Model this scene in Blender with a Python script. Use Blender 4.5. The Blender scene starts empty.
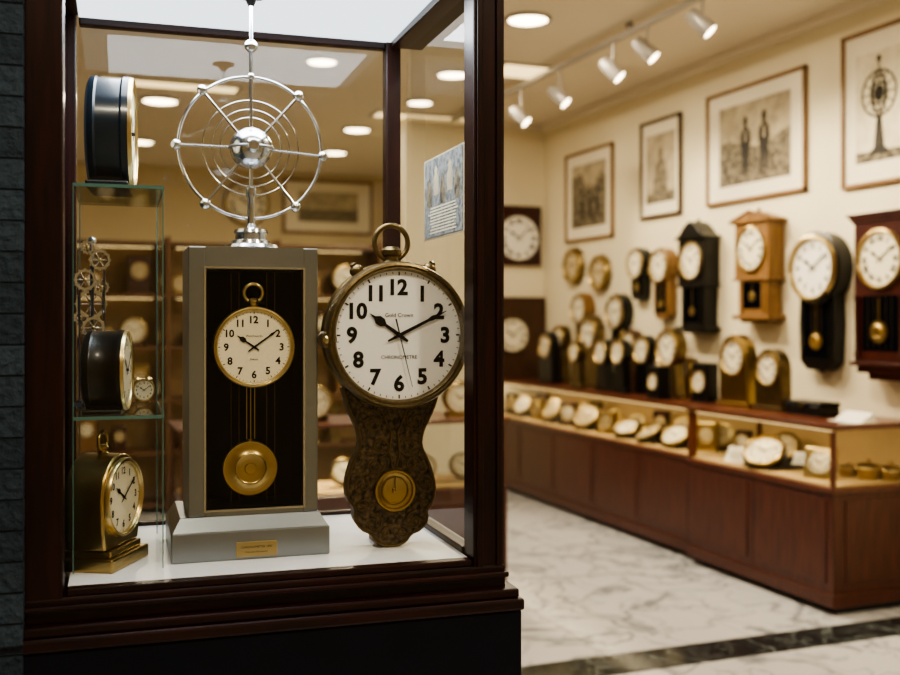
import bpy, math, random, bmesh
from mathutils import Vector, Matrix
random.seed(11)
R_=math.radians
sin,cos,pi=math.sin,math.cos,math.pi

# ---------------------------------------------------------------- survey helpers
A=R_(21); CAM=Vector((0,0,1.55)); FPX=1040.0; HV=320.0
Fw=Vector((sin(A),cos(A),0)); Rt=Vector((cos(A),-sin(A),0))
def ray(u,v): return Fw+Rt*((u-450)/FPX)+Vector((0,0,(HV-v)/FPX))
def hx(u,v,X):
    d=ray(u,v); t=X/d.x; return CAM+d*t, t
def hy(u,v,Y):
    d=ray(u,v); t=Y/d.y; return CAM+d*t, t
def hz(u,v,Z):
    d=ray(u,v); t=(Z-1.55)/d.z; return CAM+d*t, t
CO=Vector((.739,1.837,0)); CA=R_(-3.4)
E1=Vector((cos(CA),sin(CA),0)); E2=Vector((-sin(CA),cos(CA),0))
def pxl(u,v,ly):
    d=ray(u,v); t=(ly-(CAM-CO).dot(E2))/d.dot(E2); P=CAM+d*t
    return (P-CO).dot(E1),P.z
def cw(lx,ly,lz): return CO+E1*lx+E2*ly+Vector((0,0,lz))

# ---------------------------------------------------------------- materials
def lin(h):
    h=h.lstrip('#'); c=[int(h[i:i+2],16)/255 for i in (0,2,4)]
    return tuple(((x+.055)/1.055)**2.4 if x>.04045 else x/12.92 for x in c)+(1,)
def base(name):
    m=bpy.data.materials.new(name); m.use_nodes=True
    nt=m.node_tree; b=nt.nodes['Principled BSDF']; return m,nt,b
def N(nt,t,**k):
    n=nt.nodes.new(t)
    for a,b in k.items(): setattr(n,a,b)
    return n
def pm(name,col,rough=.5,metal=0,var=.15,scale=12,bump=0,stretch=(1,1,1),coat=0,col2=None,spec=None):
    m,nt,b=base(name)
    c=lin(col); c2=lin(col2) if col2 else tuple(x*(1-var) for x in c[:3])+(1,)
    tc=N(nt,'ShaderNodeTexCoord'); mp=N(nt,'ShaderNodeMapping'); mp.inputs['Scale'].default_value=stretch
    no=N(nt,'ShaderNodeTexNoise'); no.inputs['Scale'].default_value=scale; no.inputs['Detail'].default_value=5
    rp=N(nt,'ShaderNodeValToRGB'); rp.color_ramp.elements[0].position=.35; rp.color_ramp.elements[1].position=.68
    rp.color_ramp.elements[0].color=c2; rp.color_ramp.elements[1].color=c
    L=nt.links.new
    L(tc.outputs['Object'],mp.inputs[0]); L(mp.outputs[0],no.inputs['Vector']); L(no.outputs['Fac'],rp.inputs[0]); L(rp.outputs[0],b.inputs['Base Color'])
    b.inputs['Roughness'].default_value=rough; b.inputs['Metallic'].default_value=metal
    if spec is not None: b.inputs['Specular IOR Level'].default_value=spec
    if coat: b.inputs['Coat Weight'].default_value=coat; b.inputs['Coat Roughness'].default_value=.15
    if bump:
        bp=N(nt,'ShaderNodeBump'); bp.inputs['Strength'].default_value=bump; bp.inputs['Distance'].default_value=.01
        L(no.outputs['Fac'],bp.inputs['Height']); L(bp.outputs[0],b.inputs['Normal'])
    return m
def wood(name,c1,c2,rough=.4,coat=.2,st=(14,14,1.2),spec=.4):
    return pm(name,c1,rough,0,scale=4,stretch=st,coat=coat,col2=c2,spec=spec)
def emis(name,col,s):
    m=bpy.data.materials.new(name); m.use_nodes=True; nt=m.node_tree; nt.nodes.clear()
    e=N(nt,'ShaderNodeEmission'); e.inputs[0].default_value=lin(col); e.inputs[1].default_value=s
    o=N(nt,'ShaderNodeOutputMaterial'); nt.links.new(e.outputs[0],o.inputs[0]); return m
def glassm(name,tint=(.95,.965,.96,1),base_f=.03,k=.5):
    m=bpy.data.materials.new(name); m.use_nodes=True; nt=m.node_tree; nt.nodes.clear(); L=nt.links.new
    lw=N(nt,'ShaderNodeLayerWeight'); p=N(nt,'ShaderNodeMath',operation='POWER'); p.inputs[1].default_value=4
    ml=N(nt,'ShaderNodeMath',operation='MULTIPLY_ADD'); ml.inputs[1].default_value=k; ml.inputs[2].default_value=base_f
    t=N(nt,'ShaderNodeBsdfTransparent'); t.inputs[0].default_value=tint
    g=N(nt,'ShaderNodeBsdfGlossy'); g.inputs['Roughness'].default_value=.01
    mx=N(nt,'ShaderNodeMixShader'); o=N(nt,'ShaderNodeOutputMaterial')
    L(lw.outputs['Facing'],p.inputs[0]); L(p.outputs[0],ml.inputs[0]); L(ml.outputs[0],mx.inputs[0])
    L(t.outputs[0],mx.inputs[1]); L(g.outputs[0],mx.inputs[2]); L(mx.outputs[0],o.inputs[0]); return m

M={}
M['mah']=wood('mahogany_dark','#2a0f0d','#160706',.38,.12,spec=.25)
M['mah_h']=wood('mahogany_dark_h','#2a0f0d','#160706',.38,.12,(1.2,14,14),spec=.25)
M['base']=pm('navy_lacquer','#080d1c',.5,0,.3,spec=.2)
M['cwood']=wood('counter_mahogany','#56291c','#3c1b12',.4,.2)
M['ctop']=wood('counter_top_wood','#6c3a27','#4a2519',.3,.25,(14,1.2,14))
M['oak']=wood('oak','#8a663a','#6a4926',.45,.1)
M['walnut']=wood('walnut','#4c301b','#342010',.45,.1)
M['redw']=wood('red_mahogany','#45190f','#2c0e09',.35,.25)
M['black']=pm('ebonised','#0f0d0c',.35,0,.3,coat=.15,spec=.3)
M['navy']=pm('navy_enamel','#0a2234',.3,0,.25,coat=.3,spec=.3)
M['silver']=pm('satin_silver','#9fa1a3',.3,.95,.08,scale=6)
M['silverd']=pm('brushed_silver','#8f9498',.30,.92,.06,scale=5)
M['chrome']=pm('polished_chrome','#c4c6c8',.18,1,.05)
M['brass']=pm('brass','#b59c66',.28,1,.15)
M['brassd']=pm('aged_brass','#7b6a4a',.34,.95,.3,scale=20,bump=.06)
M['gold']=pm('gilt','#cbb682',.28,1,.12)
M['paper']=pm('dial_enamel','#f0eadb',.45,0,.02)
M['white']=pm('dial_white','#fdfdfd',.4,0,.01)
M['cream']=pm('dial_cream','#ede2c4',.45,0,.05)
M['aged']=pm('dial_aged_cream','#cdb98f',.5,0,.12)
M['ink']=pm('ink','#0a0a0c',.5,0,0,spec=.2)
M['cav']=pm('cavity_velvet','#090b0f',.95,0,.1,spec=.0)
M['matb']=pm('mat_board','#e6dcc3',.8,0,.03)
M['shelfw']=wood('shelf_wood','#6e4a2a','#4f341e',.5,.1)
M['shelfb']=pm('shelf_back','#9a7c52',.7,0,.2)
M['dark']=pm('dark_metal','#202022',.4,.6,.1)
M['trackm']=pm('track_white','#a8a299',.4,.3,.05)
M['velvet']=pm('display_velvet','#bd9f6b',.85,0,.06)
M['tray']=pm('dark_tray','#2b2019',.7,0,.2)
M['floorc']=pm('case_floor_board','#e8e8e8',.35,0,.04)
M['glass']=glassm('window_glass')
M['glass2']=glassm('shelf_glass',(.9,.95,.935,1),.06,.6)
M['gedge']=pm('glass_edge','#4f7a74',.2,0,.1)
M['plaque']=pm('plaque_brass','#b09a68',.35,.8,.1)
M['diff']=emis('light_diffuser','#e6eef6',2.3)
M['lamp']=emis('lamp_glow','#ffe6bd',14)
M['led']=emis('led_strip','#ffdc9c',2.5)
M['wall']=pm('wall_paint_cream','#e4d8b8',.75,0,.03,scale=2)
M['wallb']=pm('wall_paint_tan','#d0be99',.75,0,.05,scale=2)
M['ceil']=pm('ceiling_paint','#e0d5bf',.8,0,.03,scale=2)

def ornate():
    m,nt,b=base('chased_bronze'); L=nt.links.new
    tc=N(nt,'ShaderNodeTexCoord'); vo=N(nt,'ShaderNodeTexVoronoi',feature='SMOOTH_F1'); vo.inputs['Scale'].default_value=120
    no=N(nt,'ShaderNodeTexNoise'); no.inputs['Scale'].default_value=60; no.inputs['Distortion'].default_value=3
    ad=N(nt,'ShaderNodeMath',operation='MULTIPLY')
    L(tc.outputs['Object'],vo.inputs['Vector']); L(tc.outputs['Object'],no.inputs['Vector'])
    L(vo.outputs['Distance'],ad.inputs[0]); L(no.outputs['Fac'],ad.inputs[1])
    rp=N(nt,'ShaderNodeValToRGB'); rp.color_ramp.elements[0].color=lin('#65533a'); rp.color_ramp.elements[1].color=lin('#19130d')
    rp.color_ramp.elements[0].position=.06; rp.color_ramp.elements[1].position=.32
    L(ad.outputs[0],rp.inputs[0]); L(rp.outputs[0],b.inputs['Base Color'])
    bp=N(nt,'ShaderNodeBump',invert=True); bp.inputs['Strength'].default_value=.7; bp.inputs['Distance'].default_value=.004
    L(ad.outputs[0],bp.inputs['Height']); L(bp.outputs[0],b.inputs['Normal'])
    b.inputs['Metallic'].default_value=.6; b.inputs['Roughness'].default_value=.4; return m
M['ornate']=ornate()
M['bronze']=pm('dull_bronze','#6a5636',.4,.9,.3,scale=30)
def marble(name,c1,c2,s=1.1,tile=True,rough=.12):
    m,nt,b=base(name); L=nt.links.new
    tc=N(nt,'ShaderNodeTexCoord')
    def vein(sc,w):
        no=N(nt,'ShaderNodeTexNoise'); no.inputs['Scale'].default_value=sc; no.inputs['Detail'].default_value=8; no.inputs['Distortion'].default_value=1.1
        L(tc.outputs['Object'],no.inputs['Vector'])
        s_=N(nt,'ShaderNodeMath',operation='SUBTRACT'); s_.inputs[1].default_value=.5; a=N(nt,'ShaderNodeMath',operation='ABSOLUTE')
        mm=N(nt,'ShaderNodeMapRange'); mm.inputs[1].default_value=0; mm.inputs[2].default_value=w
        L(no.outputs['Fac'],s_.inputs[0]); L(s_.outputs[0],a.inputs[0]); L(a.outputs[0],mm.inputs[0]); return mm.outputs[0]
    v1=vein(s,.022); v2=vein(s*2.6,.035)
    p=N(nt,'ShaderNodeMath',operation='MULTIPLY_ADD'); p.inputs[1].default_value=.5; p.inputs[2].default_value=.5; L(v2,p.inputs[0])
    p1=N(nt,'ShaderNodeMath',operation='MULTIPLY_ADD'); p1.inputs[1].default_value=.8; p1.inputs[2].default_value=.2; L(v1,p1.inputs[0])
    mu=N(nt,'ShaderNodeMath',operation='MULTIPLY'); L(p1.outputs[0],mu.inputs[0]); L(p.outputs[0],mu.inputs[1])
    mx=N(nt,'ShaderNodeMix',data_type='RGBA'); mx.inputs[6].default_value=lin(c2); mx.inputs[7].default_value=lin(c1)
    L(mu.outputs[0],mx.inputs[0]); out=mx.outputs[2]
    if tile:
        br=N(nt,'ShaderNodeTexBrick'); br.offset=0; br.inputs['Scale'].default_value=1; br.inputs['Brick Width'].default_value=.8; br.inputs['Row Height'].default_value=.8
        br.inputs['Mortar Size'].default_value=.003; br.inputs['Color1'].default_value=(1,1,1,1); br.inputs['Color2'].default_value=(.93,.93,.93,1); br.inputs['Mortar'].default_value=(.6,.58,.56,1)
        L(tc.outputs['Object'],br.inputs['Vector'])
        m2=N(nt,'ShaderNodeMix',data_type='RGBA',blend_type='MULTIPLY'); m2.inputs[0].default_value=1
        L(out,m2.inputs[6]); L(br.outputs['Color'],m2.inputs[7]); out=m2.outputs[2]
    L(out,b.inputs['Base Color']); b.inputs['Roughness'].default_value=rough; return m
M['marble']=marble('floor_marble','#cfcecd','#7b7e82')
M['gmarble']=marble('dark_green_marble','#1f2426','#6a7370',3,False)
def stone():
    m,nt,b=base('slate_brick'); L=nt.links.new
    tc=N(nt,'ShaderNodeTexCoord'); sp=N(nt,'ShaderNodeSeparateXYZ'); ad=N(nt,'ShaderNodeMath',operation='ADD'); cb=N(nt,'ShaderNodeCombineXYZ')
    L(tc.outputs['Object'],sp.inputs[0]); L(sp.outputs[0],ad.inputs[0]); L(sp.outputs[1],ad.inputs[1]); L(ad.outputs[0],cb.inputs[0]); L(sp.outputs[2],cb.inputs[1])
    br=N(nt,'ShaderNodeTexBrick'); br.inputs['Scale'].default_value=1; br.inputs['Brick Width'].default_value=.13; br.inputs['Row Height'].default_value=.05
    br.inputs['Mortar Size'].default_value=.002; br.inputs['Mortar Smooth'].default_value=.6; br.inputs['Color1'].default_value=lin('#425263'); br.inputs['Color2'].default_value=lin('#2e3b49'); br.inputs['Mortar'].default_value=lin('#1a222b')
    L(cb.outputs[0],br.inputs['Vector'])
    no=N(nt,'ShaderNodeTexNoise'); no.inputs['Scale'].default_value=70; no.inputs['Detail'].default_value=8; L(tc.outputs['Object'],no.inputs['Vector'])
    a2=N(nt,'ShaderNodeMath',operation='SUBTRACT'); L(no.outputs['Fac'],a2.inputs[0]); L(br.outputs['Fac'],a2.inputs[1])
    bp=N(nt,'ShaderNodeBump'); bp.inputs['Distance'].default_value=.012; L(a2.outputs[0],bp.inputs['Height']); L(bp.outputs[0],b.inputs['Normal'])
    m2=N(nt,'ShaderNodeMix',data_type='RGBA',blend_type='MULTIPLY'); m2.inputs[0].default_value=.6
    L(br.outputs['Color'],m2.inputs[6]); L(no.outputs['Fac'],m2.inputs[7])
    L(m2.outputs[2],b.inputs['Base Color']); b.inputs['Roughness'].default_value=.8; b.inputs['Specular IOR Level'].default_value=.2; return m
M['stone']=stone()
def printm(name,c1,c2,sc):
    m,nt,b=base(name); L=nt.links.new
    tc=N(nt,'ShaderNodeTexCoord'); no=N(nt,'ShaderNodeTexNoise'); no.inputs['Scale'].default_value=sc; no.inputs['Detail'].default_value=9; no.inputs['Roughness'].default_value=.7
    rp=N(nt,'ShaderNodeValToRGB'); rp.color_ramp.elements[0].position=.4; rp.color_ramp.elements[1].position=.6
    rp.color_ramp.elements[0].color=lin(c1); rp.color_ramp.elements[1].color=lin(c2)
    L(tc.outputs['Object'],no.inputs['Vector']); L(no.outputs['Fac'],rp.inputs[0]); L(rp.outputs[0],b.inputs['Base Color']); b.inputs['Roughness'].default_value=.8; return m
M['sky_p']=printm('engraving_sky','#978b74','#bcae90',6)
M['pale_p']=printm('engraving_pale','#c9bd9f','#dcd1b6',6)
M['gnd_p']=printm('engraving_ground','#2e2820','#8a7d64',30)
M['mid_p']=printm('engraving_trees','#4b4335','#8e826a',25)
M['fig_p']=printm('engraving_ink','#171410','#3a3328',40)
M['poster']=printm('poster_print','#4f5355','#8f918d',60)

# ---------------------------------------------------------------- geometry
def g_box(sx,sy,sz,c=(0,0,0)):
    v=[(c[0]+a*sx/2,c[1]+b*sy/2,c[2]+d*sz/2) for a in(-1,1) for b in(-1,1) for d in(-1,1)]
    f=[(0,1,3,2),(4,6,7,5),(0,4,5,1),(2,3,7,6),(0,2,6,4),(1,5,7,3)]
    return v,f
def g_lathe(prof,axis='y',seg=48):
    v=[];f=[]
    for (r,h) in prof:
        for i in range(seg):
            a=2*pi*i/seg
            v.append((r*cos(a),h,r*sin(a)) if axis=='y' else (r*cos(a),r*sin(a),h))
    n=len(prof)
    for j in range(n-1):
        for i in range(seg):
            k=(i+1)%seg; f.append((j*seg+i,j*seg+k,(j+1)*seg+k,(j+1)*seg+i))
    if prof[0][0]>1e-6 : f.append(tuple(range(seg)))
    if prof[-1][0]>1e-6: f.append(tuple((n-1)*seg+i for i in range(seg)))
    return v,f
def g_ring(prof,seg=64):
    v=[];f=[];n=len(prof)
    for (r,h) in prof:
        for i in range(seg):
            a=2*pi*i/seg; v.append((r*cos(a),h,r*sin(a)))
    for j in range(n):
        for i in range(seg):
            k=(i+1)%seg; j2=(j+1)%n; f.append((j*seg+i,j*seg+k,j2*seg+k,j2*seg+i))
    return v,f
def g_prism(out,y0,y1):
    n=len(out); v=[(x,y0,z) for x,z in out]+[(x,y1,z) for x,z in out]
    f=[tuple(range(n)),tuple(range(2*n-1,n-1,-1))]+[(i,(i+1)%n,n+(i+1)%n,n+i) for i in range(n)]
    return v,f
def g_torus(R,r,seg=48,rs=10,axis='y'):
    v,f=g_ring([(R+r*cos(2*pi*j/rs),r*sin(2*pi*j/rs)) for j in range(rs)],seg)
    if axis=='z': v=[(x,z,y) for x,y,z in v]
    if axis=='x': v=[(y,x,z) for x,y,z in v]
    return v,f
def g_sphere(r,c=(0,0,0),seg=24):
    pr=[(r*sin(pi*i/12),r*cos(pi*i/12)) for i in range(13)]
    v,f=g_lathe(pr,'z',seg); f=[q for q in f if len(q)==4]
    return [(x+c[0],y+c[1],z+c[2]) for x,y,z in v],f
def g_tube(pts,r,rs=8,closed=False):
    v=[];f=[];n=len(pts); P=[Vector(p) for p in pts]
    for i,p in enumerate(P):
        t=(P[(i+1)%n]-P[i-1]) if closed else (P[min(i+1,n-1)]-P[max(i-1,0)])
        t.normalize(); up=Vector((0,1,0)) if abs(t.y)<.9 else Vector((1,0,0))
        a=t.cross(up).normalized(); b=t.cross(a)
        for j in range(rs):
            th=2*pi*j/rs; q=p+(a*cos(th)+b*sin(th))*r; v.append(tuple(q))
    m=n if closed else n-1
    for i in range(m):
        for j in range(rs):
            k=(j+1)%rs; i2=(i+1)%n; f.append((i*rs+j,i*rs+k,i2*rs+k,i2*rs+j))
    if not closed: f+= [tuple(range(rs)),tuple((n-1)*rs+j for j in range(rs))]
    return v,f
def join(*gs):
    v=[];f=[]
    for g in gs:
        o=len(v); v+=list(g[0]); f+=[tuple(i+o for i in q) for q in g[1]]
    return v,f
def mv(g,d=(0,0,0),s=1,rot=None):
    out=[]
    for p in g[0]:
        q=Vector(p)*s
        if rot is not None: q=rot@q
        out.append(tuple(q+Vector(d)))
    return out,g[1]
def mkmesh(name,geo,mat,smooth=True):
    me=bpy.data.meshes.new(name); me.from_pydata([tuple(p) for p in geo[0]],[],geo[1])
    bm=bmesh.new(); bm.from_mesh(me); bmesh.ops.remove_doubles(bm,verts=bm.verts,dist=1e-6)
    bmesh.ops.recalc_face_normals(bm,faces=bm.faces); bm.to_mesh(me); bm.free()
    if smooth:
        for p in me.polygons: p.use_smooth=True
        try: me.set_sharp_from_angle(angle=R_(38))
        except Exception: pass
    me.materials.append(mat); return me
COL=bpy.context.scene.collection
def empty(name,loc=(0,0,0),rz=0,parent=None,rot=None):
    e=bpy.data.objects.new(name,None); e.empty_display_size=.05; COL.objects.link(e)
    e.location=loc; e.rotation_euler=rot if rot else (0,0,rz)
    if parent: e.parent=parent
    return e
def add(parent,name,geo,mat,loc=(0,0,0),rot=(0,0,0),scale=1,smooth=True,bevel=0):
    if isinstance(mat,str): mat=M[mat]
    me=geo if isinstance(geo,bpy.types.Mesh) else mkmesh(name,geo,mat,smooth)
    o=bpy.data.objects.new(name,me); COL.objects.link(o); o.location=loc; o.rotation_euler=rot; o.scale=(scale,)*3
    if parent: o.parent=parent
    if bevel:
        b=o.modifiers.new('bevel','BEVEL'); b.width=bevel; b.segments=2; b.limit_method='ANGLE'
    return o
def box(parent,name,mat,x0,x1,y0,y1,z0,z1,bevel=0):
    c=((x0+x1)/2,(y0+y1)/2,(z0+z1)/2)
    return add(parent,name,g_box(abs(x1-x0),abs(y1-y0),abs(z1-z0)),mat,c,bevel=bevel,smooth=False)

_tc={}
def text_geo(s,size,off=0.0):
    k=(s,size,off)
    if k in _tc: return _tc[k]
    cu=bpy.data.curves.new('t','FONT'); cu.body=s; cu.size=size; cu.offset=off; cu.resolution_u=3
    ob=bpy.data.objects.new('t',cu); COL.objects.link(ob); bpy.context.view_layer.update()
    dg=bpy.context.evaluated_depsgraph_get(); me=bpy.data.meshes.new_from_object(ob.evaluated_get(dg))
    xs=[v.co.x for v in me.vertices]; ys=[v.co.y for v in me.vertices]
    cx=(min(xs)+max(xs))/2; cy=(min(ys)+max(ys))/2
    g=([(v.co.x-cx,0,v.co.y-cy) for v in me.vertices],[tuple(p.vertices) for p in me.polygons])
    bpy.data.objects.remove(ob); bpy.data.meshes.remove(me); bpy.data.curves.remove(cu)
    _tc[k]=g; return g
ROM=['XII','I','II','III','IIII','V','VI','VII','VIII','IX','X','XI']
_mc={}
def numerals(kind):
    if kind in _mc: return _mc[kind]
    gs=[]
    for i in range(12):
        a=i*pi/6
        if kind=='roman':
            g=text_geo(ROM[i],.26,.012); g=mv(g,(.74*sin(a),-.008,.74*cos(a)),1,Matrix.Rotation(a,3,'Y'))
        elif kind=='big':
            g=mv(text_geo(str(i or 12),.32,.012),(.72*sin(a),-.008,.72*cos(a)))
        else:
            g=mv(text_geo(str(i or 12),.27,.008),(.74*sin(a),-.008,.74*cos(a)))
        gs.append(g)
    for i in range(60):
        a=i*pi/30; L=.055 if i%5==0 else .03; w=.011 if i%5==0 else .005
        g=([(-w,-.008,.95-L),(w,-.008,.95-L),(w,-.008,.95),(-w,-.008,.95)],[(0,1,2,3)])
        gs.append(mv(g,(0,0,0),1,Matrix.Rotation(a,3,'Y')))
    _mc[kind]=mkmesh('numerals_'+kind,join(*gs),M['ink'],False); return _mc[kind]
def hand_geo(prof,y):
    out=[(w,l) for l,w in prof]+[(-w,l) for l,w in reversed(prof)]
    return g_prism(out,y-.008,y)
HH=[(-.16,.018),(0,.03),(.26,.022),(.32,.065),(.40,.068),(.46,.02),(.56,.003)]
MH=[(-.2,.014),(0,.026),(.5,.02),(.58,.036),(.68,.018),(.82,.003)]
def cached(key,fn):
    if key not in _mc: _mc[key]=fn()
    return _mc[key]
def dial(parent,c,r,rim='brass',face='cream',num='arabic',t=(10,9),rimw=.1,rimd=.12,sec=False,label=None):
    e=parent
    fm=cached(('f',face),lambda:mkmesh('dial_face',g_lathe([(0,0),(1,0),(1,.05),(0,.05)],'y',64),M[face],False))
    add(e,'dial_face',fm,None,c,scale=r)
    def bz():
        w=rimw;d=rimd
        return mkmesh('bezel',g_ring([(.965,.02),(.975,-d*.55),(1.0,-d*.8),(1+w*.25,-d*.75),(1+w*.4,-d),(1+w*.75,-d*.9),(1+w,-d*.4),(1+w,.08),(.97,.08)]),M[rim])
    add(e,'bezel',cached(('b',rim,rimw,rimd),bz),None,c,scale=r)
    add(e,'numerals',numerals(num),None,c,scale=r)
    h,m=t; ah=(h+m/60)*pi/6; am=m*pi/30
    hm=cached('hh',lambda:mkmesh('hour_hand',hand_geo(HH,-.02),M['ink'],False))
    mm=cached('mh',lambda:mkmesh('minute_hand',hand_geo(MH,-.035),M['ink'],False))
    add(e,'hour_hand',hm,None,c,rot=(0,ah,0),scale=r); add(e,'minute_hand',mm,None,c,rot=(0,am,0),scale=r)
    hb=cached('hub',lambda:mkmesh('hand_hub',g_lathe([(0,-.065),(.035,-.06),(.04,0),(0,0)],'y',16),M['ink']))
    add(e,'hand_hub',hb,None,c,scale=r)
    if sec:
        sm=cached('sh',lambda:mkmesh('second_hand',hand_geo([(-.25,.012),(0,.008),(.8,.003)],-.05),M['ink'],False))
        add(e,'second_hand',sm,None,c,rot=(0,R_(166),0),scale=r)
    if label:
        add(e,'dial_lettering',mv(text_geo(label[0],.085),(0,-.008,.3)),'ink',c,scale=r,smooth=False)
        add(e,'dial_lettering_lower',mv(text_geo(label[1],.075),(0,-.008,-.33)),'ink',c,scale=r,smooth=False)
def rt(): return (10,random.choice([8,9,10,11,12]))
def bow(parent,mat,c,r,th,up=1.75):
    x,y,z=c
    add(parent,'crown',g_lathe([(0,0),(r*.5,0),(r*.62,r*.12),(r*.42,r*.3),(r*.42,r*.5),(r*.55,r*.6),(r*.6,r*.85),(r*.4,r*1.05),(0,r*1.1)],'z',24),mat,(x,y,z))
    add(parent,'bow_ring',g_torus(r,th,40,10),mat,(x,y,z+r*up))
def pend(parent,mat,x,y,ztop,zb,r):
    add(parent,'pendulum_rod',g_lathe([(r*.08,zb),(r*.08,ztop)],'z',8),mat,(x,y,0))
    add(parent,'pendulum_bob',g_lathe([(0,-r*.22),(r*.2,-r*.24),(r*.22,-r*.16),(r*.5,-r*.17),(r*.55,-r*.2),(r*.6,-r*.15),(r*.9,-r*.08),(r,-r*.1),(r*1.03,0),(r,.03*r),(0,.05*r)],'y',40),mat,(x,y,zb))

# ================================================================ ROOM
XW=4.42; H=3.42; XL=-2.6; YB=13.0; Y0=-2.6
def shell(name,mat,x0,x1,y0,y1,z0,z1):
    return add(None,name,g_box(x1-x0,y1-y0,z1-z0,((x0+x1)/2,(y0+y1)/2,(z0+z1)/2)),mat,smooth=False)
shell('floor','marble',XL-.2,XW+.2,Y0-.2,YB+.2,-.1,0)
shell('ceiling','ceil',XL-.2,XW+.2,Y0-.2,YB+.2,H,H+.1)
shell('wall_right','wall',XW,XW+.2,Y0,YB,0,H)
shell('wall_left','wallb',XL-.2,XL,Y0,YB,0,H)
shell('wall_back','wallb',XL,XW,YB,YB+.2,0,H)
shell('wall_front','wallb',XL,XW,Y0-.2,Y0,0,H)
shell('wall_partition','wall',3.02,XW,9.0,9.15,0,H)
shell('floor_border','gmarble',-.2,XW,3.98,4.22,0,.004)
shell('trim_right','ceil',XW-.05,XW,Y0,9.0,H-.06,H)
shell('trim_partition','ceil',3.02,XW-.05,8.95,9.0,H-.06,H)

pl,_=pxl(24,320,-.05)
pe=empty('stone_pillar',CO,CA)
box(pe,'pillar_masonry','stone',pl-.9,pl,-.07,.45,0,H)

WARM=(1,.865,.655)
def larea(parent,loc,e,size,col=WARM,rot=(0,0,0),sy=None,spread=pi):
    l=bpy.data.lights.new('lamp','AREA'); l.energy=e; l.size=size; l.color=col
    if sy: l.shape='RECTANGLE'; l.size_y=sy
    else: l.shape='DISK'
    l.spread=spread
    o=bpy.data.objects.new('lamp_light',l); COL.objects.link(o); o.location=loc; o.rotation_euler=rot
    if parent: o.parent=parent
    return o
def recessed(x,y,e=45,r=.1):
    o=empty('recessed_ceiling_light',(x,y,H))
    add(o,'trim_ring',mv(g_torus(r*1.12,r*.12,32,8,'z')),'trackm',(0,0,-.008))
    add(o,'lamp_disc',g_lathe([(0,-.012),(r,-.012),(r,0),(0,0)],'z',32),'lamp')
    if e: larea(o,(0,0,-.03),e,r*2)
def rec(u,v,e,r):
    P,t=hz(u,v,H-.01); recessed(P.x,P.y,e,r)
rec(528,20,52,.12); rec(357,130,40,.12); rec(335,153,0,.12); rec(453,75,36,.11)
rec(420,103,0,.1); rec(150,172,38,.12); rec(160,101,40,.14); rec(140,142,0,.13); rec(322,62,0,.1)
for (x,y,e) in [(1.6,.2,40),(-.2,.3,30),(2.9,2.2,44),(2.6,4.4,46)]: recessed(x,y,e,.11)  # first two: out-of-view lamps added as fill for the case front
P,_=hz(518,71,H-.01)
o=empty('ceiling_light_panel',(P.x,P.y,H))
box(o,'panel_frame','trackm',-.2,.2,-.2,.2,-.015,0); box(o,'panel_glow','led',-.17,.17,-.17,.17,-.018,-.015)
for (u,v) in [(170,85),(430,118)]:
    P,_=hz(u,v,H-.01)
    o=empty('ceiling_light_panel',(P.x,P.y,H))
    box(o,'panel_frame','trackm',-.55,.55,-.12,.12,-.015,0); box(o,'panel_glow','led',-.52,.52,-.09,.09,-.018,-.015)

# ---- track lights
tr=empty('track_lighting_rail',(3.4,6.2,H))
box(tr,'rail','trackm',-.02,.02,-3.0,2.6,-.075,-.045)
for yy in(-2.8,-.5,2.3): box(tr,'rail_mount','trackm',-.01,.01,yy-.03,yy+.03,-.05,0)
for (y,z) in [(4.92,3.2),(5.5,3.19),(5.91,3.16),(6.66,3.14),(7.32,3.12)]:
    o=empty('track_spotlight',(3.4,y,z))
    add(o,'stem',g_lathe([(.008,0),(.008,H-.078-z)],'z',10),'trackm')
    tgt=Vector((XW,y-.95,1.75))-Vector((3.4,y,z)); q=tgt.to_track_quat('-Z','Y').to_euler()
    add(o,'lamp_head',g_lathe([(0,.1),(.035,.1),(.045,.06),(.05,-.06),(.047,-.065),(.042,-.05),(0,-.05)],'z',28),'trackm',rot=q)
    d=tgt.normalized()
    add(o,'lamp_lens',g_lathe([(0,-.058),(.041,-.058),(.041,-.05),(0,-.05)],'z',24),'lamp',rot=q)
    l=bpy.data.lights.new('spot','SPOT'); l.energy=70; l.spot_size=R_(84); l.spot_blend=.85; l.color=(1,.865,.63); l.shadow_soft_size=.04
    s=bpy.data.objects.new('spot_light',l); COL.objects.link(s); s.parent=o; s.location=d*.075; s.rotation_euler=q

# ================================================================ DISPLAY CASE
LX=-.713; FZ=1.10; TOPZ=2.19; PR=.066
dc=empty('display_case',CO,CA)
box(dc,'post_front','mah',0.004,PR,-.03,.03,1.045,2.42,.004)
box(dc,'post_front_bead','mah',.010,.022,-.035,-.03,1.045,2.42,.002)
box(dc,'post_front_bead_2','mah',.048,.060,-.035,-.03,1.045,2.42,.002)
box(dc,'post_front_left','mah',LX-.085,LX-.006,-.035,.03,1.045,2.42,.004)
box(dc,'post_rear','mah',-.036,0.0,.485,.52,FZ,2.42,.003)
box(dc,'post_rear_left','mah',LX-.05,LX-.005,.485,.52,FZ,2.42,.003)
box(dc,'rail_bottom','mah_h',LX-.085,PR,-.036,.53,1.045,FZ-.012,.004)
box(dc,'rail_bottom_lip','mah_h',LX,0,-.03,-.005,FZ-.012,FZ,.002)
box(dc,'rail_bottom_bead','mah_h',LX-.085,PR+.004,-.045,-.036,1.066,1.076,.003)
box(dc,'ledge_upper','mah_h',LX-.12,.085,-.06,.55,1.030,1.047,.004)
box(dc,'ledge_lower','mah_h',LX-.13,.092,-.07,.56,1.008,1.030,.005)
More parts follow.
